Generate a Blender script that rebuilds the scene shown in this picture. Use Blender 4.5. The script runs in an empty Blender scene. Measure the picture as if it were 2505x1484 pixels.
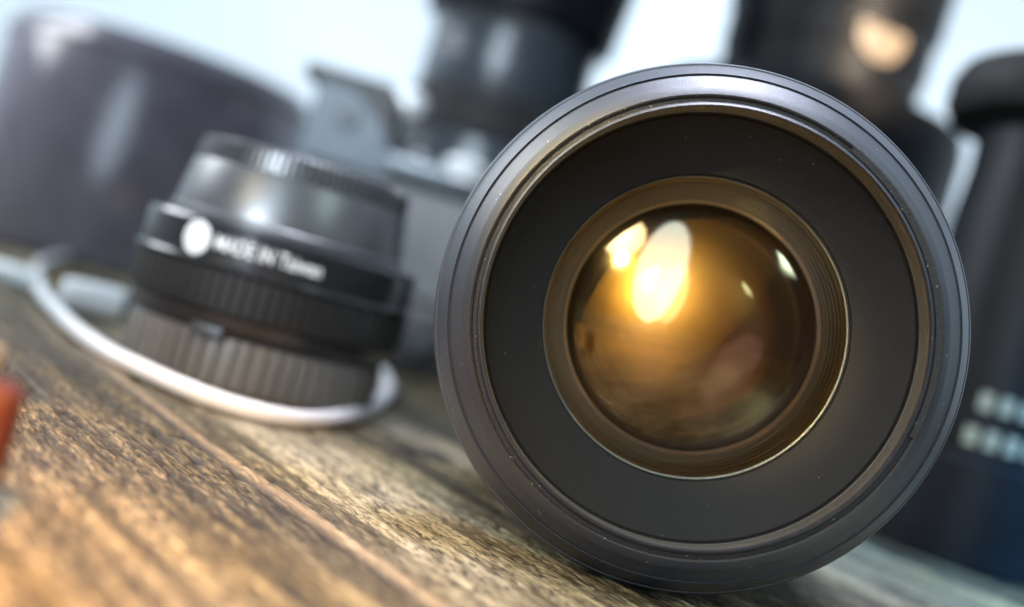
import bpy, bmesh, math, random
import numpy as np
from mathutils import Matrix, Vector

random.seed(4)
S = bpy.context.scene
COL = S.collection
PI = math.pi
FPX = 2500.0            # focal length in picture units (picture 2504 x 1484)
H = 0.0384              # camera height above the table, metres
ROLL = math.radians(16)
CS, SN = math.cos(ROLL), math.sin(ROLL)

def uv(x, y):
    return (x-1252)*CS + (y-742)*SN, -(x-1252)*SN + (y-742)*CS

def at(x, y, d):
    u, v = uv(x, y)
    return Vector((u/FPX*d, d, H - v/FPX*d))

def on_table(x, y, z=0.0):
    u, v = uv(x, y)
    d = (H - z)*FPX/v
    return Vector((u/FPX*d, d, z))

# ------------------------------------------------------------------ helpers
def tag(o, label=None, cat=None, group=None, kind=None):
    if label: o['label'] = label
    if cat: o['category'] = cat
    if group: o['group'] = group
    if kind: o['kind'] = kind
    return o

def empty(name, loc, rotz=0.0):
    o = bpy.data.objects.new(name, None)
    o.empty_display_size = 0.01
    COL.objects.link(o)
    o.location = loc
    o.rotation_euler = (0, 0, rotz)
    return o

def link(name, bm, mat, parent=None, smooth=35):
    me = bpy.data.meshes.new(name)
    bmesh.ops.recalc_face_normals(bm, faces=bm.faces)
    bm.to_mesh(me); bm.free()
    if mat: me.materials.append(mat)
    if smooth:
        for p in me.polygons: p.use_smooth = True
        me.set_sharp_from_angle(angle=math.radians(smooth))
    o = bpy.data.objects.new(name, me)
    COL.objects.link(o)
    if parent: o.parent = parent
    return o

def lathe(bm, prof, seg=96, axis='Z', center=(0, 0, 0), ribs=None, a0=0.0, a1=2*PI):
    """prof = [(r, h)], turned about an axis; ribs = {index: (count, depth, duty)} cuts grooves
    into the profile points listed."""
    full = abs(a1-a0-2*PI) < 1e-6
    n = seg if full else seg+1
    c = Vector(center)
    rings = []
    for k, (r, h) in enumerate(prof):
        ring = []
        if r < 1e-7:
            p = (0, 0, h) if axis == 'Z' else (0, h, 0)
            v = bm.verts.new(c+Vector(p)); ring = [v]*n
        else:
            for i in range(n):
                a = a0 + (a1-a0)*i/seg
                rr = r
                if ribs and k in ribs:
                    cnt, dep, duty = ribs[k]
                    ph = (a/(2*PI)*cnt) % 1.0
                    if ph > duty: rr = r - dep
                if axis == 'Z': p = (rr*math.cos(a), rr*math.sin(a), h)
                else: p = (rr*math.cos(a), h, rr*math.sin(a))
                ring.append(bm.verts.new(c+Vector(p)))
        rings.append(ring)
    for A, B in zip(rings, rings[1:]):
        for i in range(n if full else n-1):
            j = (i+1) % n
            vs = []
            for v in (A[i], A[j], B[j], B[i]):
                if v not in vs: vs.append(v)
            if len(vs) >= 3:
                try: bm.faces.new(vs)
                except ValueError: pass
    return rings

def lathed(name, prof, mat, parent, seg=96, axis='Z', center=(0, 0, 0), ribs=None, smooth=35, a0=0.0, a1=2*PI):
    bm = bmesh.new()
    lathe(bm, prof, seg, axis, center, ribs, a0, a1)
    return link(name, bm, mat, parent, smooth)

def box(bm, lo, hi, bevel=0.0, seg=3):
    t = bmesh.new()
    bmesh.ops.create_cube(t, size=1.0)
    for v in t.verts:
        v.co = Vector([lo[i] + (v.co[i]+0.5)*(hi[i]-lo[i]) for i in range(3)])
    if bevel > 0:
        bmesh.ops.bevel(t, geom=list(t.edges), offset=bevel, segments=seg, affect='EDGES', profile=0.5)
    me = bpy.data.meshes.new('tmp'); t.to_mesh(me); t.free()
    bm.from_mesh(me); bpy.data.meshes.remove(me)

def tube(bm, pts, r, seg=20, sub=10, caps=True):
    """a round tube along a Catmull-Rom curve; r is a number or one radius per point"""
    P = [Vector(p) for p in pts]
    R = r if isinstance(r, (list, tuple)) else [r]*len(P)
    out = []
    for i in range(len(P)-1):
        p0, p1, p2, p3 = P[max(i-1, 0)], P[i], P[i+1], P[min(i+2, len(P)-1)]
        for k in range(sub):
            t = k/sub
            q = 0.5*((2*p1)+(p2-p0)*t+(2*p0-5*p1+4*p2-p3)*t*t+(3*p1-p0-3*p2+p3)*t**3)
            out.append((q, R[i]*(1-t)+R[i+1]*t))
    out.append((P[-1], R[-1]))
    prev = None
    up = Vector((0, 0, 1))
    first = last = None
    for i, (q, rr) in enumerate(out):
        d = (out[min(i+1, len(out)-1)][0]-out[max(i-1, 0)][0]).normalized()
        s = d.cross(up)
        if s.length < 1e-5: s = Vector((1, 0, 0))
        s.normalize(); w = s.cross(d)
        ring = [bm.verts.new(q + rr*(math.cos(2*PI*k/seg)*s+math.sin(2*PI*k/seg)*w)) for k in range(seg)]
        if prev:
            for k in range(seg):
                bm.faces.new((prev[k], prev[(k+1) % seg], ring[(k+1) % seg], ring[k]))
        prev = ring
        first = first or ring; last = ring
    if caps:
        bm.faces.new(first); bm.faces.new(last)

# ------------------------------------------------------------------ materials
def new_mat(name):
    m = bpy.data.materials.new(name); m.use_nodes = True
    nt = m.node_tree
    return m, nt, nt.nodes['Principled BSDF']

def plastic(name, col, rough=0.4, grain=900.0, bump=0.15, spec=0.5, var=0.25, metal=0.0, speck=0.0, coat=0.0):
    m, nt, b = new_mat(name)
    N, L = nt.nodes, nt.links
    tc = N.new('ShaderNodeTexCoord')
    n1 = N.new('ShaderNodeTexNoise'); n1.inputs['Scale'].default_value = grain; n1.inputs['Detail'].default_value = 4
    n2 = N.new('ShaderNodeTexNoise'); n2.inputs['Scale'].default_value = 60; n2.inputs['Detail'].default_value = 5
    L.new(tc.outputs['Object'], n1.inputs['Vector']); L.new(tc.outputs['Object'], n2.inputs['Vector'])
    mr = N.new('ShaderNodeMapRange'); mr.inputs['From Min'].default_value = 0.3; mr.inputs['From Max'].default_value = 0.7
    mr.inputs['To Min'].default_value = 1-var; mr.inputs['To Max'].default_value = 1+var
    L.new(n2.outputs['Fac'], mr.inputs['Value'])
    mx = N.new('ShaderNodeMix'); mx.data_type = 'RGBA'; mx.blend_type = 'MULTIPLY'; mx.inputs['Factor'].default_value = 1
    mx.inputs['A'].default_value = (*col, 1); L.new(mr.outputs['Result'], mx.inputs['B'])
    colout = mx.outputs['Result']
    if speck > 0:                                    # scattered dust grains
        vo = N.new('ShaderNodeTexVoronoi'); vo.inputs['Scale'].default_value = 3200
        L.new(tc.outputs['Object'], vo.inputs['Vector'])
        wn = N.new('ShaderNodeSeparateColor'); L.new(vo.outputs['Color'], wn.inputs['Color'])
        g = N.new('ShaderNodeMath'); g.operation = 'GREATER_THAN'; g.inputs[1].default_value = 1-speck
        L.new(wn.outputs['Red'], g.inputs[0])
        l = N.new('ShaderNodeMath'); l.operation = 'LESS_THAN'; l.inputs[1].default_value = 0.33
        L.new(vo.outputs['Distance'], l.inputs[0])
        k = N.new('ShaderNodeMath'); k.operation = 'MULTIPLY'
        L.new(g.outputs[0], k.inputs[0]); L.new(l.outputs[0], k.inputs[1])
        m2 = N.new('ShaderNodeMix'); m2.data_type = 'RGBA'
        L.new(k.outputs[0], m2.inputs['Factor']); L.new(colout, m2.inputs['A'])
        m2.inputs['B'].default_value = (0.55, 0.52, 0.48, 1)
        colout = m2.outputs['Result']
    L.new(colout, b.inputs['Base Color'])
    rr = N.new('ShaderNodeMapRange'); rr.inputs['To Min'].default_value = rough*0.8; rr.inputs['To Max'].default_value = min(1, rough*1.2)
    L.new(n2.outputs['Fac'], rr.inputs['Value']); L.new(rr.outputs['Result'], b.inputs['Roughness'])
    bp = N.new('ShaderNodeBump'); bp.inputs['Strength'].default_value = bump; bp.inputs['Distance'].default_value = 0.0004
    L.new(n1.outputs['Fac'], bp.inputs['Height']); L.new(bp.outputs['Normal'], b.inputs['Normal'])
    b.inputs['Specular IOR Level'].default_value = spec
    b.inputs['Metallic'].default_value = metal
    b.inputs['Coat Weight'].default_value = coat
    return m

def glass(name, tint, gloss_col, f0, rough=0.0, haze=0.0, haze_col=(1, .6, .15), haze_rough=.35):
    """coated lens glass: fresnel reflection over a tinted clear body, plus an optional rough amber lobe imitating a glow"""
    m = bpy.data.materials.new(name); m.use_nodes = True
    nt = m.node_tree; N, L = nt.nodes, nt.links
    N.remove(N['Principled BSDF'])
    out = N['Material Output']
    tr = N.new('ShaderNodeBsdfTransparent'); tr.inputs['Color'].default_value = (*tint, 1)
    gl = N.new('ShaderNodeBsdfGlossy'); gl.inputs['Color'].default_value = (*gloss_col, 1); gl.inputs['Roughness'].default_value = rough
    fr = N.new('ShaderNodeFresnel'); fr.inputs['IOR'].default_value = 1.5
    ad = N.new('ShaderNodeMath'); ad.operation = 'ADD'; ad.use_clamp = True; ad.inputs[1].default_value = f0
    L.new(fr.outputs['Fac'], ad.inputs[0])
    mx = N.new('ShaderNodeMixShader')
    L.new(ad.outputs[0], mx.inputs['Fac']); L.new(tr.outputs[0], mx.inputs[1]); L.new(gl.outputs[0], mx.inputs[2])
    last = mx
    if haze > 0:
        g2 = N.new('ShaderNodeBsdfGlossy'); g2.inputs['Color'].default_value = (*haze_col, 1); g2.inputs['Roughness'].default_value = haze_rough
        m2 = N.new('ShaderNodeMixShader'); m2.inputs['Fac'].default_value = haze
        L.new(mx.outputs[0], m2.inputs[1]); L.new(g2.outputs[0], m2.inputs[2]); last = m2
    L.new(last.outputs[0], out.inputs['Surface'])
    return m

M_RIM = plastic('rim_plastic', (0.031, 0.037, 0.053), 0.42, 3600, 0.16, 0.9, 0.12, speck=0.0035)
M_RIMDARK = plastic('rim_band_plastic', (0.028, 0.027, 0.030), 0.55, 2600, 0.5, 0.5, 0.2, speck=0.015)
M_THREAD = plastic('thread_metal', (0.11, 0.11, 0.105), 0.38, 2200, 0.25, 0.5, 0.15, speck=0.006)
M_BEZEL = plastic('bezel_metal', (0.20, 0.22, 0.21), 0.38, 2200, 0.1, 0.5, 0.12)
M_SILVER_GLINT = plastic('silver_glint', (0.85, 0.87, 0.90), 0.35, 400, 0.03, 0.5, 0.04, metal=0.15)  # silver made this pale to paint bokeh highlights
M_RING = plastic('step_ring_metal', (0.45, 0.45, 0.42), 0.35, 900, 0.1, 0.6, 0.1)
M_BLACK = plastic('black_plastic', (0.022, 0.022, 0.025), 0.42, 900, 0.2, 0.5, 0.2)
M_SATIN = plastic('satin_black', (0.02, 0.02, 0.023), 0.22, 700, 0.05, 0.5, 0.2, coat=0.3)
M_GLOSSCAP = plastic('glossy_cap_plastic', (0.045, 0.047, 0.052), 0.36, 500, 0.03, 1.0, 0.2, coat=0.0)
M_BACK = plastic('dark_lens_plastic', (0.010, 0.012, 0.016), 0.45, 900, 0.1, 0.22, 0.2)
M_SHEEN = plastic('sheen_lens_plastic', (0.035, 0.045, 0.06), 0.3, 900, 0.1, 1.0, 0.2, coat=0.8)
M_RUBBER = plastic('rubber', (0.018, 0.018, 0.019), 0.6, 900, 0.3, 0.4, 0.2)
M_HOOD = plastic('hood_plastic', (0.17, 0.155, 0.19), 0.20, 900, 0.05, 0.6, 0.12)
M_GREYMETAL = plastic('grey_metal_ring', (0.16, 0.16, 0.155), 0.40, 900, 0.1, 0.5, 0.15)
M_CHROME = plastic('satin_chrome', (0.10, 0.112, 0.125), 0.34, 700, 0.05, 0.5, 0.1, metal=0.6)
M_POLISH = plastic('polished_chrome', (0.9, 0.9, 0.9), 0.12, 300, 0.0, 0.5, 0.03, metal=1.0)
M_GREYSKIN = plastic('grey_leatherette', (0.13, 0.135, 0.145), 0.5, 1200, 0.5, 0.5, 0.15)
M_WHITE = plastic('white_cable_plastic', (0.88, 0.89, 0.91), 0.35, 400, 0.03, 0.5, 0.03)
M_PRINT = plastic('white_print', (0.82, 0.83, 0.84), 0.5, 400, 0.0, 0.3, 0.03)
M_SCALE = plastic('pale_scale_print', (0.42, 0.46, 0.38), 0.5, 400, 0.0, 0.3, 0.03)
M_HIGHLIGHT = plastic('peach_highlight', (0.85, 0.68, 0.50), 0.40, 400, 0.03, 0.5, 0.05)  # peach colour painted for a warm highlight
M_RED = plastic('red_plastic', (0.045, 0.004, 0.005), 0.7, 500, 0.05, 0.5, 0.1)

def baffle_mat():
    m, nt, b = new_mat('baffle_flock')
    N, L = nt.nodes, nt.links
    tc = N.new('ShaderNodeTexCoord')
    mp = N.new('ShaderNodeMapping'); mp.inputs['Rotation'].default_value = (0, math.radians(33), 0)
    mp.inputs['Scale'].default_value = (3000, 2000, 9000)
    L.new(tc.outputs['Object'], mp.inputs['Vector'])
    n = N.new('ShaderNodeTexNoise'); n.inputs['Scale'].default_value = 1.0; n.inputs['Detail'].default_value = 3
    L.new(mp.outputs['Vector'], n.inputs['Vector'])
    cr = N.new('ShaderNodeValToRGB')
    cr.color_ramp.elements[0].position = 0.35; cr.color_ramp.elements[0].color = (0.003, 0.0034, 0.0045, 1)
    cr.color_ramp.elements[1].position = 0.7; cr.color_ramp.elements[1].color = (0.0085, 0.0092, 0.0125, 1)
    L.new(n.outputs['Fac'], cr.inputs['Fac'])
    vo = N.new('ShaderNodeTexVoronoi'); vo.inputs['Scale'].default_value = 2600
    L.new(tc.outputs['Object'], vo.inputs['Vector'])
    sc = N.new('ShaderNodeSeparateColor'); L.new(vo.outputs['Color'], sc.inputs['Color'])
    g = N.new('ShaderNodeMath'); g.operation = 'GREATER_THAN'; g.inputs[1].default_value = 0.996
    L.new(sc.outputs['Red'], g.inputs[0])
    l = N.new('ShaderNodeMath'); l.operation = 'LESS_THAN'; l.inputs[1].default_value = 0.2
    L.new(vo.outputs['Distance'], l.inputs[0])
    k = N.new('ShaderNodeMath'); k.operation = 'MULTIPLY'; L.new(g.outputs[0], k.inputs[0]); L.new(l.outputs[0], k.inputs[1])
    mx = N.new('ShaderNodeMix'); mx.data_type = 'RGBA'
    L.new(k.outputs[0], mx.inputs['Factor']); L.new(cr.outputs['Color'], mx.inputs['A']); mx.inputs['B'].default_value = (0.4, 0.36, 0.3, 1)
    L.new(mx.outputs['Result'], b.inputs['Base Color'])
    b.inputs['Roughness'].default_value = 0.55
    b.inputs['Specular IOR Level'].default_value = 0.35
    bp = N.new('ShaderNodeBump'); bp.inputs['Strength'].default_value = 0.35; bp.inputs['Distance'].default_value = 0.0003
    L.new(n.outputs['Fac'], bp.inputs['Height']); L.new(bp.outputs['Normal'], b.inputs['Normal'])
    return m
M_BAFFLE = baffle_mat()

def deep_mat():
    m, nt, b = new_mat('amber_coated_deep_element')
    b.inputs['Base Color'].default_value = (0.07, 0.022, 0.008, 1)
    b.inputs['Roughness'].default_value = 0.42
    b.inputs['Metallic'].default_value = 0.0
    b.inputs['Specular IOR Level'].default_value = 1.0
    b.inputs['Specular Tint'].default_value = (1.0, 0.62, 0.18, 1)
    return m
M_DEEP = deep_mat()
M_FRONT = glass('front_element_glass', (0.97, 0.96, 0.94), (1.0, 0.90, 0.66), 0.08, 0.07)
M_REAR = glass('purple_coated_glass', (.75, .6, .5), (.74, .74, .86), 0.05, 0.10)
M_SECOND = glass('coated_inner_glass', (0.70, 0.46, 0.34), (1.0, 0.84, 0.46), 0.06, 0.08, 0.19, (1.0, .62, .16), .45)  # amber haze lobe added to imitate a golden glow

# ------------------------------------------------------------------ weathered table top
def vnoise(x, y, seed):
    xi = np.floor(x).astype(np.int64); yi = np.floor(y).astype(np.int64)
    fx = x-xi; fy = y-yi
    fx = fx*fx*(3-2*fx); fy = fy*fy*(3-2*fy)
    def h(a, b):
        n = (a*374761393 + b*668265263 + seed*974711) & 0x7fffffff
        n = ((n ^ (n >> 13))*1274126177) & 0x7fffffff
        return ((n ^ (n >> 16)) & 0xffff)/65535.0
    return (h(xi, yi)*(1-fx)+h(xi+1, yi)*fx)*(1-fy) + (h(xi, yi+1)*(1-fx)+h(xi+1, yi+1)*fx)*fy

GA = math.radians(40)          # the grain runs away to the left
def grain_coords(X, Y):
    s = -math.sin(GA)*X + math.cos(GA)*Y
    t = math.cos(GA)*X + math.sin(GA)*Y
    return s, t

def axis_pts(lo, a, b, hi, fine, grow=1.09):
    c = list(np.arange(a, b, fine))
    l, st, x = [], fine, a
    while x > lo:
        st = min(st*grow, 0.03); x -= st; l.append(x)
    r, st, x = [], fine, c[-1]
    while x < hi:
        st = min(st*grow, 0.03); x += st; r.append(x)
    return np.array(l[::-1]+c+r)

def make_table():
    xs = axis_pts(-1.6, -0.115, 0.075, 1.6, 0.0003, 1.035)
    ys = axis_pts(-0.9, 0.10, 0.23, 1.5, 0.0003, 1.035)
    X, Y = np.meshgrid(xs, ys)
    s, t = grain_coords(X, Y)
    wob = (vnoise(s*12, t*10, 3)-.5)*0.007 + (vnoise(s*70, t*60, 4)-.5)*0.0009
    tw = t + wob
    big = vnoise(s*6, tw*70, 11)
    mid = vnoise(s*40, tw*420, 12)
    fine = vnoise(s*160, tw*1500, 13)
    pit = vnoise(s*420, tw*1500, 14)
    # splits along the grain
    c1 = 1-np.abs(2*vnoise(s*9, tw*120, 21)-1)
    c2 = 1-np.abs(2*vnoise(s*30, tw*420, 22)-1)
    m1 = np.clip((vnoise(s*14, tw*35, 23)-.42)*4, 0, 1)
    m2 = np.clip((vnoise(s*25, tw*60, 24)-.40)*4, 0, 1)
    crack = np.clip((c1-.90)/.10, 0, 1)*m1 + 0.75*np.clip((c2-.80)/.20, 0, 1)*m2
    # rough weathered patches
    rough = np.clip((vnoise(s*11, t*45, 31)-.25)*3, 0, 1)
    pits = np.clip((pit-.62)*4, 0, 1)*rough
    relief = 0.40*(big-.5) + 0.34*(mid-.5) + 0.22*(fine-.5) - 0.75*crack - 0.40*pits
    # one long seam with a raised pale splinter, as in the middle of the picture
    p = on_table(515, 1080); q = on_table(765, 1249)
    ts = float(grain_coords(np.array(p.x), np.array(p.y))[1]); te = float(grain_coords(np.array(q.x), np.array(q.y))[1])
    tm = 0.5*(ts+te) + wob*0.5
    relief += 0.40*np.exp(-((t-tm)/0.0010)**2) - 0.9*np.exp(-((t-tm+0.0022)/0.0008)**2)*(0.5+0.5*mid)
    amp = 0.00095
    Z = relief*amp - 0.0004
    ny, nx = X.shape
    co = np.stack([X, Y, Z], -1).reshape(-1, 3).astype(np.float32)
    i = np.arange(nx-1)[None, :] + nx*np.arange(ny-1)[:, None]
    quads = np.stack([i, i+1, i+1+nx, i+nx], -1).reshape(-1).astype(np.int32)
    me = bpy.data.meshes.new('table')
    nf = quads.size//4
    me.vertices.add(len(co)); me.vertices.foreach_set('co', co.ravel())
    me.loops.add(quads.size); me.loops.foreach_set('vertex_index', quads)
    me.polygons.add(nf); me.polygons.foreach_set('loop_start', np.arange(0, nf*4, 4, dtype=np.int32))
    me.update(calc_edges=True)
    me.polygons.foreach_set('use_smooth', np.ones(nf, bool))
    def attr(nm, arr):
        a = me.attributes.new(nm, 'FLOAT', 'POINT'); a.data.foreach_set('value', arr.ravel().astype(np.float32))
    attr('crack', np.clip(crack + 0.8*pits + 0.9*np.exp(-((t-tm+0.0022)/0.0008)**2), 0, 1))
    attr('grain', np.clip(0.45*big+0.3*mid+0.25*fine, 0, 1))
    attr('rough', 0.95*rough)
    attr('splinter', np.exp(-((t-tm)/0.0011)**2))
    m, nt, b = new_mat('weathered_wood')
    N, L = nt.nodes, nt.links
    def A(nm):
        a = N.new('ShaderNodeAttribute'); a.attribute_name = nm; return a.outputs['Fac']
    cr = N.new('ShaderNodeValToRGB'); e = cr.color_ramp.elements
    e[0].position = 0.22; e[0].color = (0.026, 0.020, 0.010, 1)
    e[1].position = 0.78; e[1].color = (0.46, 0.385, 0.215, 1)
    x = e.new(0.42); x.color = (0.088, 0.069, 0.032, 1)
    x = e.new(0.58); x.color = (0.21, 0.168, 0.083, 1)
    tc = N.new('ShaderNodeTexCoord')
    mp = N.new('ShaderNodeMapping'); mp.vector_type = 'TEXTURE'; mp.inputs['Rotation'].default_value = (0, 0, GA)
    mp.inputs['Scale'].default_value = (1/2600, 1/260, 1)
    L.new(tc.outputs['Object'], mp.inputs['Vector'])
    nz = N.new('ShaderNodeTexNoise'); nz.inputs['Scale'].default_value = 1; nz.inputs['Detail'].default_value = 5
    L.new(mp.outputs['Vector'], nz.inputs['Vector'])
    mr = N.new('ShaderNodeMapRange'); mr.inputs['From Min'].default_value = .25; mr.inputs['From Max'].default_value = .75
    mr.inputs['To Min'].default_value = -0.24; mr.inputs['To Max'].default_value = 0.24
    L.new(nz.outputs['Fac'], mr.inputs['Value'])
    ad = N.new('ShaderNodeMath'); ad.operation = 'ADD'
    L.new(A('grain'), ad.inputs[0]); L.new(mr.outputs['Result'], ad.inputs[1])
    L.new(ad.outputs[0], cr.inputs['Fac'])
    # grey weathering in broad patches
    n3 = N.new('ShaderNodeTexNoise'); n3.inputs['Scale'].default_value = 26; n3.inputs['Detail'].default_value = 4
    L.new(tc.outputs['Object'], n3.inputs['Vector'])
    g3 = N.new('ShaderNodeMapRange'); g3.inputs['From Min'].default_value = .4; g3.inputs['From Max'].default_value = .65
    g3.inputs['To Max'].default_value = 0.55
    L.new(n3.outputs['Fac'], g3.inputs['Value'])
    hs = N.new('ShaderNodeHueSaturation'); hs.inputs['Saturation'].default_value = 0.45; hs.inputs['Value'].default_value = 1.08
    L.new(cr.outputs['Color'], hs.inputs['Color'])
    m1 = N.new('ShaderNodeMix'); m1.data_type = 'RGBA'
    L.new(g3.outputs['Result'], m1.inputs['Factor']); L.new(cr.outputs['Color'], m1.inputs['A']); L.new(hs.outputs['Color'], m1.inputs['B'])
    mp2 = N.new('ShaderNodeMapping'); mp2.vector_type = 'TEXTURE'; mp2.inputs['Rotation'].default_value = (0, 0, GA)
    mp2.inputs['Scale'].default_value = (1/1900, 1/360, 1)
    L.new(tc.outputs['Object'], mp2.inputs['Vector'])
    nd = N.new('ShaderNodeTexNoise'); nd.inputs['Scale'].default_value = 1; nd.inputs['Detail'].default_value = 4; nd.inputs['Roughness'].default_value = .6
    L.new(mp2.outputs['Vector'], nd.inputs['Vector'])
    dm = N.new('ShaderNodeMapRange'); dm.inputs['From Min'].default_value = .52; dm.inputs['From Max'].default_value = .60
    L.new(nd.outputs['Fac'], dm.inputs['Value'])
    dk = N.new('ShaderNodeMath'); dk.operation = 'MULTIPLY'
    L.new(dm.outputs['Result'], dk.inputs[0]); L.new(A('rough'), dk.inputs[1])
    mxx = N.new('ShaderNodeMath'); mxx.operation = 'MAXIMUM'
    L.new(A('crack'), mxx.inputs[0]); L.new(dk.outputs[0], mxx.inputs[1])
    m2 = N.new('ShaderNodeMix'); m2.data_type = 'RGBA'
    L.new(mxx.outputs[0], m2.inputs['Factor']); L.new(m1.outputs['Result'], m2.inputs['A']); m2.inputs['B'].default_value = (0.014, 0.010, 0.006, 1)
    m3 = N.new('ShaderNodeMix'); m3.data_type = 'RGBA'
    sp = N.new('ShaderNodeMath'); sp.operation = 'MULTIPLY'; sp.inputs[1].default_value = 0.6
    L.new(A('splinter'), sp.inputs[0]); L.new(sp.outputs[0], m3.inputs['Factor'])
    L.new(m2.outputs['Result'], m3.inputs['A']); m3.inputs['B'].default_value = (0.34, 0.25, 0.155, 1)
    L.new(m3.outputs['Result'], b.inputs['Base Color'])
    b.inputs['Roughness'].default_value = 0.62
    b.inputs['Specular IOR Level'].default_value = 0.35
    bp = N.new('ShaderNodeBump'); bp.inputs['Strength'].default_value = 0.5; bp.inputs['Distance'].default_value = 0.0003
    L.new(nz.outputs['Fac'], bp.inputs['Height']); L.new(bp.outputs['Normal'], b.inputs['Normal'])
    me.materials.append(m)
    o = bpy.data.objects.new('table', me); COL.objects.link(o)
    tag(o, kind='structure')
make_table()

# ------------------------------------------------------------------ the big lens lying towards us
D0 = 0.1656
cx = 450/FPX*D0
RMAX = 649/FPX*D0
lens = empty('camera_lens', (cx, D0, 0), math.radians(-5))
tag(lens, 'large black lens on its side in the foreground, amber front glass facing the viewer', 'camera lens')
zc = RMAX
def pr(px, y): return (px*(D0+y)/FPX, y)
CEN = (0, 0, zc)
# outer rim: stepped cone of satin plastic
lathed('rim', [pr(572, -.0078), pr(590, -.0071), pr(592, -.0069), pr(616, -.0050), pr(617.5, -.0042), pr(621, -.0042), pr(622.5, -.0047),
               pr(638, -.0022), pr(641, -.0016), pr(642.5, -.0004), pr(646, -.0004), pr(649, .0006), (RMAX, .0032), (RMAX-.0008, .0042)],
       M_RIM, lens, 288, 'Y', CEN, smooth=22)
lathed('rim_band', [pr(572, -.00782), pr(566, -.0076), pr(563.5, -.0072), pr(553, -.0072), pr(552, -.0080)], M_RIMDARK, lens, 288, 'Y', CEN, smooth=22)
# raised bayonet tab on the upper right of the band
a0, a1 = math.radians(-12), math.radians(66)
bm = bmesh.new()
lathe(bm, [pr(553.5, -.0064), pr(553.5, -.0077), pr(556, -.0080), pr(572, -.0080), pr(576, -.0078), pr(576, -.0064), pr(553.5, -.0064)], 90, 'Y', CEN, None, a0, a1)
link('bayonet_tab', bm, M_RIMDARK, lens, 25)
lathed('inner_lip', [pr(553, -.0078), pr(551, -.0084), pr(546, -.0087), pr(543, -.0083), pr(541, -.0075)], M_RIM, lens, 288, 'Y', CEN, smooth=22)
# filter thread: a real screw-like row of fine ridges
prof = [pr(541.5, -.0076)]
y = -.0074
for k in range(4):
    px = 541 - k*2.6
    prof += [pr(px, y), pr(px-4.2, y+.0006), pr(px-4.6, y+.0008), pr(px-1.0, y+.0014)]
    y += .0016
prof.append(pr(527.5, y))
lathed('filter_thread', prof, M_THREAD, lens, 288, 'Y', CEN, smooth=12)
yb = y
lathed('baffle', [pr(527.5, yb), pr(525, yb+.0001), pr(521, yb+.0006), pr(518, yb+.0006), pr(400, .0035), pr(376, .0040), pr(374, .0046), pr(370, .0046), pr(369.5, .0056)],
       M_BAFFLE, lens, 288, 'Y', CEN, smooth=25)
# bezel of the front element, seen through its edge: fine grooves and a polished step
prof = [pr(369.5, .0056), pr(366, .0057), pr(364, .0066), pr(360, .0068)]
yy, px = .0068, 360.0
for k in range(6):
    prof += [pr(px, yy), pr(px-5.2, yy+.00038), pr(px-5.6, yy+.0012), pr(px-7.4, yy+.0012), pr(px-7.8, yy+.0006)]
    px -= 7.8; yy += .0006
prof += [pr(px, yy), pr(px-2, yy+.0002)]
lathed('bezel', prof, M_BEZEL, lens, 288, 'Y', CEN, smooth=12)
pb, ybz = px-2, yy+.0002
lathed('bezel_step', [pr(pb, ybz), pr(pb-7, ybz+.0010), pr(pb-8, ybz+.0011)], M_RING, lens, 288, 'Y', CEN, smooth=20)
lathed('retaining_ring', [pr(pb-8, ybz+.0011), pr(pb-8.5, ybz+.0022), pr(pb-13, ybz+.0025), pr(pb-14, ybz+.0030), pr(pb-17, ybz+.0036), pr(pb-19, ybz+.0060), (.0188, .024), (.0165, .030)],
       M_SATIN, lens, 288, 'Y', CEN, smooth=20)
def dome(r, sag, y_edge, n=28):
    sg = 1 if sag > 0 else -1
    sag = abs(sag)
    R = (r*r+sag*sag)/(2*sag)
    amax = math.asin(min(1, r/R))
    return [(R*math.sin(amax*(1-i/n)), y_edge - sg*(R*math.cos(amax*(1-i/n)) - R*math.cos(amax))) for i in range(n+1)]
rf = pr(367, .0058)[0]
lathed('front_element', dome(rf, .0072, .0058), M_FRONT, lens, 160, 'Y', CEN, smooth=0 or 60)
r2 = pr(pb-16, ybz+.0036)[0]
lathed('inner_element', dome(r2, .0098, ybz+.0036), M_SECOND, lens, 160, 'Y', CEN, smooth=60)
lathed('rear_element', dome(.0197, -.0040, ybz+.0062), M_REAR, lens, 128, 'Y', CEN, smooth=60)
lathed('deep_element', dome(.0172, .0050, .0275), M_DEEP, lens, 128, 'Y', CEN, smooth=60)
# barrel going away behind the rim
lathed('barrel', [(RMAX-.0008, .0042), (.0395, .0046), (.0390, .020), (.0385, .0202), (.0385, .050), (.0375, .052), (.0375, .075), (.0345, .078), (.0345, .098), (.031, .100), (.0, .100)],
       M_BLACK, lens, 128, 'Y', CEN, smooth=30)

# ------------------------------------------------------------------ the small lens standing on its end with its rear cap on
SY = 0.2592
SX = -568/FPX*SY
small = empty('camera_lens', (SX, SY, 0))
tag(small, 'small black lens on end with ribbed cap, white dot and lettering, inside cable loop', 'camera lens')
FACE = -PI/2                                          # angle that looks at the camera
lathed('mount_ring', [(0, .0008), (.0295, .0008), (.0305, .0016), (.0316, .0026), (.0318, .0118), (.0312, .0134), (.028, .0140), (0, .0140)],
       M_GREYMETAL, small, 56*10, ribs={3: (56, .0011, .6), 4: (56, .0011, .6)}, smooth=30)
lathed('lower_barrel', [(.027, .0141), (.0318, .0142), (.0332, .0155), (.0335, .0182), (.0330, .0186)], M_SATIN, small, 160, smooth=25)
lathed('focus_ring', [(.0330, .0186), (.0343, .0190), (.0343, .0272), (.0334, .0281)], M_RUBBER, small, 80*8, ribs={1: (80, .0009, .6), 2: (80, .0009, .6)}, smooth=30)
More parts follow.
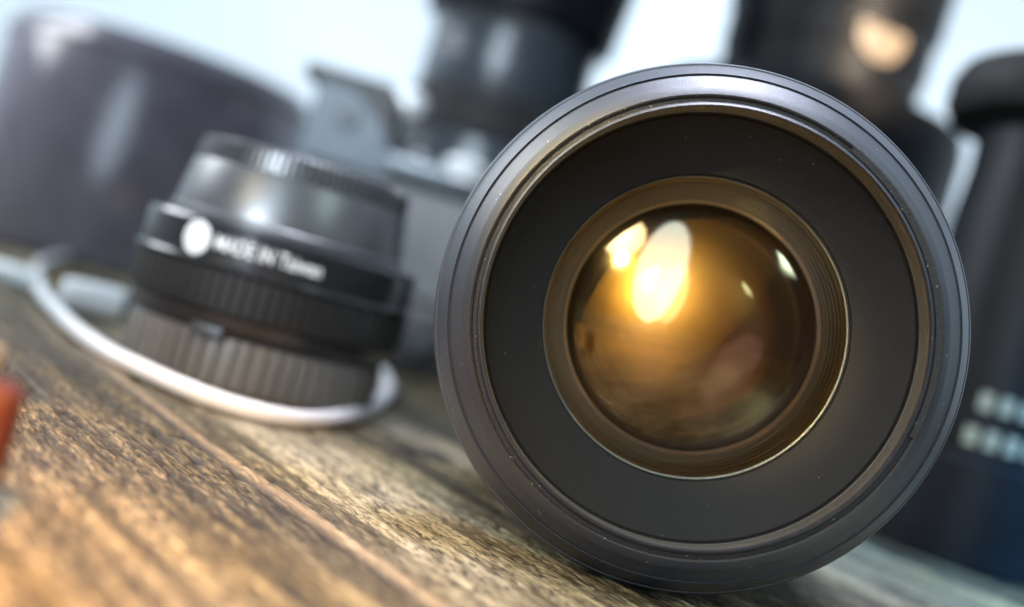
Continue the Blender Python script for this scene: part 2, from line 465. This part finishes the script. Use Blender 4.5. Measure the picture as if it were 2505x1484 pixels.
lathed('name_ring', [(.0332, .0281), (.0350, .0283), (.0353, .0287), (.0350, .0292), (.0341, .0295), (.0341, .0372), (.0336, .0380), (.0310, .0386), (.026, .0388)],
       M_SATIN, small, 192, smooth=25)
capo = lathed('rear_cap', [(.0297, .0386), (.0297, .0396), (.0290, .0402), (.0272, .0512), (.0268, .0518), (.0270, .0520), (.0264, .0566), (.0256, .0574), (.0240, .0577), (.0, .0577)],
       M_GLOSSCAP, small, 96*10, ribs={5: (96, .0013, .5), 6: (96, .0013, .5), 7: (96, .0009, .5)}, smooth=30)
# release tab on the grey ring
bm = bmesh.new(); box(bm, (-.004, -.0012, .0), (.004, .0012, .0026), .0006)
o = link('release_tab', bm, M_CHROME, small); a = FACE+math.radians(-8)
o.location = (.0322*math.cos(a), .0322*math.sin(a), .0128); o.rotation_euler = (0, 0, a+PI/2)

def wrapped_text(name, body, size, R, a_start, a_end, z, mat, parent):
    cu = bpy.data.curves.new(name, 'FONT'); cu.body = body; cu.size = size; cu.extrude = 0.00008
    cu.offset = 0.00007; cu.resolution_u = 3; cu.align_x = 'LEFT'
    t = bpy.data.objects.new(name, cu); COL.objects.link(t)
    dg = bpy.context.evaluated_depsgraph_get()
    me = bpy.data.meshes.new_from_object(t.evaluated_get(dg))
    bpy.data.objects.remove(t); bpy.data.curves.remove(cu)
    bm = bmesh.new(); bm.from_mesh(me); bpy.data.meshes.remove(me)
    bmesh.ops.triangulate(bm, faces=bm.faces)
    x0 = min(v.co.x for v in bm.verts); x1 = max(v.co.x for v in bm.verts)
    for v in bm.verts:
        a = a_start + (a_end-a_start)*(v.co.x-x0)/(x1-x0)
        rr = R + v.co.z
        v.co = Vector((rr*math.cos(a), rr*math.sin(a), z+v.co.y))
    me = bpy.data.meshes.new(name); bm.to_mesh(me); bm.free(); me.materials.append(mat)
    o = bpy.data.objects.new(name, me); COL.objects.link(o); o.parent = parent
    return o
wrapped_text('lettering', 'MADE IN Taiwan', .0045, .0342, FACE+math.radians(-13), FACE+math.radians(28), .0320, M_PRINT, small)
bm = bmesh.new()
c = bm.verts.new((0, 0, 0)); ring = []
a_d = FACE+math.radians(-21.5)
for k in range(48):
    t = 2*PI*k/48
    a = a_d + .0036*math.cos(t)/.0342
    ring.append(bm.verts.new((.03425*math.cos(a), .03425*math.sin(a), .0333+.0038*math.sin(t))))
c.co = Vector((.0343*math.cos(a_d), .0343*math.sin(a_d), .0333))
for k in range(48): bm.faces.new((c, ring[k], ring[(k+1) % 48]))
link('index_dot', bm, M_PRINT, small)

# ------------------------------------------------------------------ white cable looped round the small lens
rc = .0020
pts = [(330, 655), (230, 636), (150, 632), (95, 650), (98, 705), (165, 785), (250, 850), (340, 897), (450, 947), (560, 987), (680, 1017), (780, 1026), (870, 1011), (930, 978), (950, 945), (935, 912)]
P = [on_table(x, y, rc) for x, y in pts]
bm = bmesh.new(); tube(bm, P, rc, 20, 12)
tag(link('cable', bm, M_WHITE, None, 60), 'white cable looping over the wood around the small lens', 'cable')
# the moulded plug lying inside the loop
plug = empty('cable_plug', on_table(240, 775, 0))
tag(plug, 'fat white moulded plug lying inside the cable loop', 'cable plug')
pa = on_table(150, 712, .005); pb_ = on_table(300, 748, .005)
bm = bmesh.new()
off = plug.location
tube(bm, [pa-off, pa.lerp(pb_, .08)-off, pa.lerp(pb_, .5)-off, pa.lerp(pb_, .92)-off, pb_-off], [.0030, .0046, .0050, .0050, .0040], 24, 8)
link('plug_body', bm, M_WHITE, plug, 50)
dv = (pb_-pa).normalized()
bm = bmesh.new(); tube(bm, [pb_-off, pb_+dv*.010-off], .0028, 16, 3)
link('plug_contact', bm, M_CHROME, plug, 50)
# a further white end behind, at the left border
pc = on_table(25, 668, .003)
bm = bmesh.new(); tube(bm, [pc+Vector((-.03, .01, 0)), pc+Vector((-.012, .002, 0)), pc, pc+Vector((.008, .0, -.0005))], [.0024, .0024, .0034, .0026], 18, 6)
tag(link('cable_end', bm, M_WHITE, None, 50), 'pale blurred cable end on the wood at the far left border', 'cable')

# ------------------------------------------------------------------ big lens hood standing behind on the left
hd = .55
hood = empty('lens_hood', (-957/FPX*hd, hd, 0))
tag(hood, 'very large dark grey cylindrical lens hood standing out of focus at the back left', 'lens hood')
R_ = .0795
lathed('hood_shell', [(0, .001), (R_+.0015, .001), (R_+.003, .004), (R_+.001, .100), (R_-.003, .106), (R_-.007, .1045), (R_-.006, .02), (0, .02)], M_HOOD, hood, 128, smooth=40)
lathed('hood_lip', [(R_+.0012, .1005), (R_+.0016, .102), (R_-.0024, .1105), (R_-.005, .112), (R_-.0075, .1105), (R_-.0072, .1047), (R_-.0032, .1062)], M_HOOD, hood, 128, smooth=40)

# ------------------------------------------------------------------ silver film camera behind the small lens
cd = .40
def cu_(u): return u/FPX*cd
def cz_(v): return H - v/FPX*cd
cam_root = empty('film_camera', (cu_(-200), cd+.018, 0))
tag(cam_root, 'out of focus grey film camera with knobs painted pale as glints behind the small lens', 'film camera')
ox, oy = cam_root.location.x, cam_root.location.y
def cbox(name, u0, u1, v0, v1, y0, y1, mat, bev=.002, parent=cam_root):
    bm = bmesh.new()
    box(bm, (cu_(u0)-ox, cd+y0-oy, cz_(v1)), (cu_(u1)-ox, cd+y1-oy, cz_(v0)), bev)
    return link(name, bm, mat, parent, 40)
def zc_(v): return max(0.0005, H - v/FPX*cd)
bm = bmesh.new(); box(bm, (cu_(-590)-ox, cd-oy, .0005), (cu_(260)-ox, cd+.036-oy, cz_(60)), .002); link('base_body', bm, M_BLACK, cam_root, 40)
cbox('front_panel', -592, 262, -205, 58, -.001, .036, M_GREYSKIN, .0025)
cbox('top_plate', -594, 264, -285, -207, -.002, .038, M_CHROME, .004)
bm = bmesh.new()                                       # rounded viewfinder housing
prof2 = []
for (u, v) in [(-600, -207), (-600, -388), (-592, -394), (-505, -388), (-472, -366), (-436, -345), (-408, -310), (-384, -260), (-374, -207)]:
    prof2.append((cu_(u)-ox, cz_(v)))
f = [bm.verts.new((x, cd-.004-oy, z)) for x, z in prof2]; g = [bm.verts.new((x, cd+.030-oy, z)) for x, z in prof2]
bm.faces.new(f); bm.faces.new(g)
for i in range(len(f)): bm.faces.new((f[i], f[(i+1) % len(f)], g[(i+1) % len(f)], g[i]))
bmesh.ops.bevel(bm, geom=list(bm.edges), offset=.0012, segments=2, affect='EDGES')
hs = link('viewfinder_housing', bm, M_CHROME, cam_root, 40)
bm = bmesh.new()                                       # dark slanted shoe cover on the housing
q = [(-640, -396), (-636, -430), (-424, -430), (-408, -400), (-392, -300), (-406, -306), (-434, -338), (-470, -364), (-510, -390)]
f = [bm.verts.new((cu_(u)-ox, cd-.003-oy, cz_(v))) for u, v in q]; g = [bm.verts.new((cu_(u)-ox, cd+.028-oy, cz_(v))) for u, v in q]
bm.faces.new(f); bm.faces.new(g)
for i in range(len(f)): bm.faces.new((f[i], f[(i+1) % len(f)], g[(i+1) % len(f)], g[i]))
link('shoe_cover', bm, M_BLACK, cam_root, 30)
def disc(name, x, y, rpx, mat, thick=.004, parent=cam_root, yoff=-.0065):
    u, v = uv(x, y)
    return lathed(name, [(0, 0), (rpx/FPX*cd*.92, 0), (rpx/FPX*cd, thick*.2), (rpx/FPX*cd, thick), (0, thick)], mat, parent, 40, 'Y', (cu_(u)-ox, cd+yoff-oy, cz_(v)))
disc('window', 852, 290, 30, M_SATIN)
def knob(name, x, y, rpx, hpx, mat):
    u, v = uv(x, y)
    r = rpx/FPX*cd; h = hpx/FPX*cd
    z = cz_(v)-h*.5
    return lathed(name, [(0, z-h*.4), (r*.8, z-h*.4), (r*.8, z), (r*.95, z+h*.1)] + [(r*math.cos(q), z+h*.4+h*.6*math.sin(q)) for q in (-.4, 0, .3, .6, .9, 1.2)] + [(0, z+h)], mat, cam_root, 48, 'Z', (cu_(u)-ox, cd+.004-oy, 0))
knob('shutter_dial', 945, 400, 30, 70, M_SILVER_GLINT)  # dials and knobs set where bokeh highlights fall, painted pale
knob('release_button', 1020, 388, 24, 40, M_SILVER_GLINT)
knob('rewind_knob', 1140, 405, 60, 44, M_SILVER_GLINT)
knob('frame_counter', 1080, 455, 22, 30, M_BLACK)
disc('self_timer', 1035, 830, 36, M_CHROME)

# ------------------------------------------------------------------ upright lenses in the background
def upright(uc, d, items, label, name='camera_lens'):
    e = empty(name, (uc/FPX*d, d, 0)); tag(e, label, 'camera lens')
    for nm, prof, mat, seg, ribs in items:
        pf = [(r/FPX*d, max(.0006, H-v/FPX*d)) for r, v in prof]
        lathed(nm, pf, mat, e, seg, ribs=ribs, smooth=30)
    return e
E = upright(-165, .50, [
    ('barrel', [(0, 200), (215, 200), (218, -120), (212, -130), (212, -330), (205, -340)], M_SHEEN, 120, None),
    ('zoom_ring', [(205, -340), (214, -345), (214, -440), (205, -446)], M_RUBBER, 90*4, {1: (90, .0010, .6), 2: (90, .0010, .6)}),
    ('upper_barrel', [(205, -446), (207, -450), (207, -540), (200, -546), (204, -552), (204, -600), (215, -622)], M_SHEEN, 120, None),
    ('hood', [(215, -622), (234, -640), (258, -860), (263, -1020), (255, -1020), (230, -700), (0, -690)], M_BACK, 120, None)],
    'dark upright lens with pale blue reflections and flared hood, behind the grey camera')
w = at(1000, 262, .452)
lathed('bokeh_ball', [(.0082*math.sin(q*PI/10), -.0082*math.cos(q*PI/10)) for q in range(11)], M_SILVER_GLINT, E, 32, 'Z', (w.x-E.location.x, w.y-E.location.y, w.z))  # pale ball added to paint a round bokeh highlight
F = upright(565, .50, [
    ('base_barrel', [(0, 200), (372, 200), (374, -600), (366, -638), (300, -646), (246, -648)], M_BACK, 140, None),
    ('barrel', [(246, -648), (246, -700), (240, -704), (240, -760), (246, -764), (248, -860)], M_BACK, 120, None),
    ('hood', [(248, -860), (256, -870), (262, -1080), (254, -1080), (240, -900), (0, -890)], M_BACK, 120, None)],
    'tall dark lens with painted warm badge standing behind the big foreground lens')
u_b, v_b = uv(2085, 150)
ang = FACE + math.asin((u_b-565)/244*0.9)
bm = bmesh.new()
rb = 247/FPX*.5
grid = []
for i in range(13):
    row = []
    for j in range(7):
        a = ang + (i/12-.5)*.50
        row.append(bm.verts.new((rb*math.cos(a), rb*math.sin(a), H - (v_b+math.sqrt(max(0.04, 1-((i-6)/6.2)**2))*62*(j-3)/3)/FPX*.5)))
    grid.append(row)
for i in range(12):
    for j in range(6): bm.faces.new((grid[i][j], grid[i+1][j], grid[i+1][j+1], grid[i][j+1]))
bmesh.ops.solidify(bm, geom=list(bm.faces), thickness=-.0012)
link('highlight', bm, M_HIGHLIGHT, F)  # peach plate painting a blurred warm highlight on the barrel
G = upright(1205, .325, [
    ('barrel', [(0, 330), (225, 330), (228, 60), (215, 50), (215, -520), (205, -640), (208, -730), (230, -745)], M_BACK, 140, None),
    ('hood', [(230, -745), (285, -760), (302, -790), (302, -850), (285, -885), (200, -905), (0, -905)], M_RUBBER, 120, None)],
    'black upright lens with wide rounded top and two pale scale rows, at right border')
for row_v, n in ((-82, 9), (0, 9)):
    bm = bmesh.new()
    RR = 216.5/FPX*.325 if row_v < 40 else 0
    for k in range(n):
        a = FACE + math.radians(-34 + k*11.5 + (3 if row_v else 0))
        wdt = math.radians(5.5 if k < 4 else 4)
        zt = H - (row_v-20)/FPX*.325; zb = H - (row_v+20)/FPX*.325
        vs = []
        for r3 in (RR, RR+.0003):
            for (aa, zz) in ((a-wdt/1.6, zb), (a+wdt/1.6, zb), (a+wdt/1.6, zt), (a-wdt/1.6, zt)):
                vs.append(bm.verts.new((r3*math.cos(aa), r3*math.sin(aa), zz)))
        for fc in ((0, 1, 2, 3), (4, 5, 6, 7), (0, 1, 5, 4), (1, 2, 6, 5), (2, 3, 7, 6), (3, 0, 4, 7)):
            bm.faces.new([vs[i] for i in fc])
    link('scale_marks', bm, M_SCALE, G, 0)

# ------------------------------------------------------------------ red case at the left border, near the camera
rd = .105
rp = at(-26, 1060, rd)
case = empty('memory_card_case', (rp.x-.004, rp.y, 0), math.radians(14))
tag(case, 'small dark red plastic case, cut off by the left border', 'card case')
bm = bmesh.new(); box(bm, (-.006, -.003, 0.0002), (.006, .003, .0162), .0018); link('case_body', bm, M_RED, case)
bm = bmesh.new(); box(bm, (-.0056, -.0028, .0163), (.0030, .0028, .0198), .0012); link('case_lid', bm, M_GREYSKIN, case)

# ------------------------------------------------------------------ light
def area(name, loc, target, sx, sy, power, col, spread=PI, shape='RECTANGLE'):
    l = bpy.data.lights.new(name, 'AREA'); l.shape = shape; l.size = sx; l.size_y = sy
    l.energy = power; l.color = col; l.spread = spread
    o = bpy.data.objects.new(name, l); COL.objects.link(o)
    o.location = loc
    o.rotation_euler = (Vector(target)-Vector(loc)).to_track_quat('-Z', 'Y').to_euler()
    return o
def spot(name, loc, target, power, col, ang, blend=1.0, r=.02):
    l = bpy.data.lights.new(name, 'SPOT'); l.energy = power; l.color = col
    l.spot_size = math.radians(ang); l.spot_blend = blend; l.shadow_soft_size = r
    o = bpy.data.objects.new(name, l); COL.objects.link(o); o.location = loc
    o.rotation_euler = (Vector(target)-Vector(loc)).to_track_quat('-Z', 'Y').to_euler()
    return o
area('warm_key', (-.37, -.20, .37), (.03, .165, .050), .20, .20, .075, (1.0, .80, .50), math.radians(32), 'ELLIPSE')
spot('glass_glint_spot', (-.33, -.215, .25), (.0265, .168, .0475), 185.0, (1.0, .70, .22), 3.1, 1.0, .015)  # added narrow spot, puts a golden glow into the glass
area('front_window', (-.28, -.54, .36), (-.02, .30, .06), .32, .75, 4.2, (.70, .86, 1.0), PI, 'ELLIPSE')
area('overhead', (.02, .20, .46), (.04, .165, .08), .22, .22, .28, (.80, .82, 1.0), math.radians(30))
area('right_strip', (.29, -.11, .36), (.03, .170, .035), .09, .34, .022, (.78, 1.0, .90), math.radians(18), 'ELLIPSE')
area('left_window', (-.62, .42, .42), (-.08, .25, .03), .30, .30, 3.8, (.90, .95, 1.0))
spot('cap_spot', (-.31, -.35, .21), (SX, SY-.025, .0550), 48.0, (.78, .89, 1.0), 5.4, .9, .03)  # added spot, draws a cool highlight stripe on the cap
spot('orange_leak_spot', (.0, -.15, .24), (-.072, .060, .0), 46.0, (1.0, .46, .06), 34, 1.0, .05)  # added spot, imitates an orange light leak over the wood
spot('teal_leak_spot', (.38, .10, .30), (.175, .265, .0), 18.0, (.08, .42, .90), 36)  # added spot, stands in for a teal light leak
spot('pale_spot', (.22, -.08, .32), (.105, .120, .0), 60.0, (.72, .92, .86), 11, 1.0, .03)  # added spot on unseen table, for a pale reflection in the glass
spot('highlight_spot', (.42, -.25, .52), (.126, .453, .198), 70.0, (1.0, .80, .60), 6, .5, .02)  # added spot, lights only the peach highlight plate
spot('camera_spot', (-.26, -.28, .52), (-.045, .40, .095), 28.0, (.86, .94, 1.0), 17, .8, .025)  # added spot, brightens the pale knobs of the camera

W = bpy.data.worlds.new('World'); S.world = W; W.use_nodes = True
N, L = W.node_tree.nodes, W.node_tree.links
bg = N['Background']
tc = N.new('ShaderNodeTexCoord'); sx = N.new('ShaderNodeSeparateXYZ')
L.new(tc.outputs['Generated'], sx.inputs['Vector'])
cr = N.new('ShaderNodeValToRGB'); e = cr.color_ramp.elements
e[0].position = 0.40; e[0].color = (.03, .045, .06, 1)
e[1].position = 0.72; e[1].color = (.68, .84, .98, 1)
mr = N.new('ShaderNodeMapRange'); mr.inputs['From Min'].default_value = -1; mr.inputs['From Max'].default_value = 1
ya = N.new('ShaderNodeMath'); ya.operation = 'MULTIPLY'; ya.inputs[1].default_value = .85
za = N.new('ShaderNodeMath'); za.operation = 'MULTIPLY_ADD'; za.inputs[1].default_value = .30
L.new(sx.outputs['Y'], ya.inputs[0]); L.new(sx.outputs['Z'], za.inputs[0]); L.new(ya.outputs[0], za.inputs[2])
L.new(za.outputs[0], mr.inputs['Value']); L.new(mr.outputs['Result'], cr.inputs['Fac'])
nz = N.new('ShaderNodeTexNoise'); nz.inputs['Scale'].default_value = 3.2; nz.inputs['Detail'].default_value = 1
L.new(tc.outputs['Generated'], nz.inputs['Vector'])
m2 = N.new('ShaderNodeMapRange'); m2.inputs['From Min'].default_value = .35; m2.inputs['From Max'].default_value = .65
m2.inputs['To Min'].default_value = .95; m2.inputs['To Max'].default_value = 1.2
L.new(nz.outputs['Fac'], m2.inputs['Value'])
# a brighter part of the sky high behind the lenses
vd = N.new('ShaderNodeVectorMath'); vd.operation = 'DISTANCE'
vd.inputs[1].default_value = Vector((.05, 1, .30)).normalized()
L.new(tc.outputs['Generated'], vd.inputs[0])
m3 = N.new('ShaderNodeMapRange'); m3.interpolation_type = 'SMOOTHSTEP'
m3.inputs['From Min'].default_value = 0.45; m3.inputs['From Max'].default_value = 0.05; m3.inputs['To Max'].default_value = .55
L.new(vd.outputs['Value'], m3.inputs['Value'])
sa = N.new('ShaderNodeMath'); sa.operation = 'ADD'
L.new(m2.outputs['Result'], sa.inputs[0]); L.new(m3.outputs['Result'], sa.inputs[1])
L.new(cr.outputs['Color'], bg.inputs['Color']); L.new(sa.outputs[0], bg.inputs['Strength'])

# ------------------------------------------------------------------ camera
cd_ = bpy.data.cameras.new('camera'); co = bpy.data.objects.new('camera', cd_); COL.objects.link(co)
right = Vector((CS, 0, SN)); up = Vector((-SN, 0, CS)); back = Vector((0, -1, 0))
mw = Matrix((right, up, back)).transposed().to_4x4(); mw.translation = (0, 0, H)
co.matrix_world = mw
cd_.sensor_width = 36; cd_.lens = FPX/2504*36
cd_.clip_start = .002; cd_.clip_end = 50
cd_.dof.use_dof = True; cd_.dof.focus_distance = .1625; cd_.dof.aperture_fstop = 5.7
S.camera = co
S.view_settings.view_transform = 'Standard'; S.view_settings.look = 'None'
S.view_settings.exposure = 0; S.view_settings.gamma = 1; S.view_settings.use_curve_mapping = False
S.render.engine = 'CYCLES'
S.cycles.use_denoising = True
S.cycles.max_bounces = 8; S.cycles.transparent_max_bounces = 12
S.cycles.sample_clamp_indirect = 4
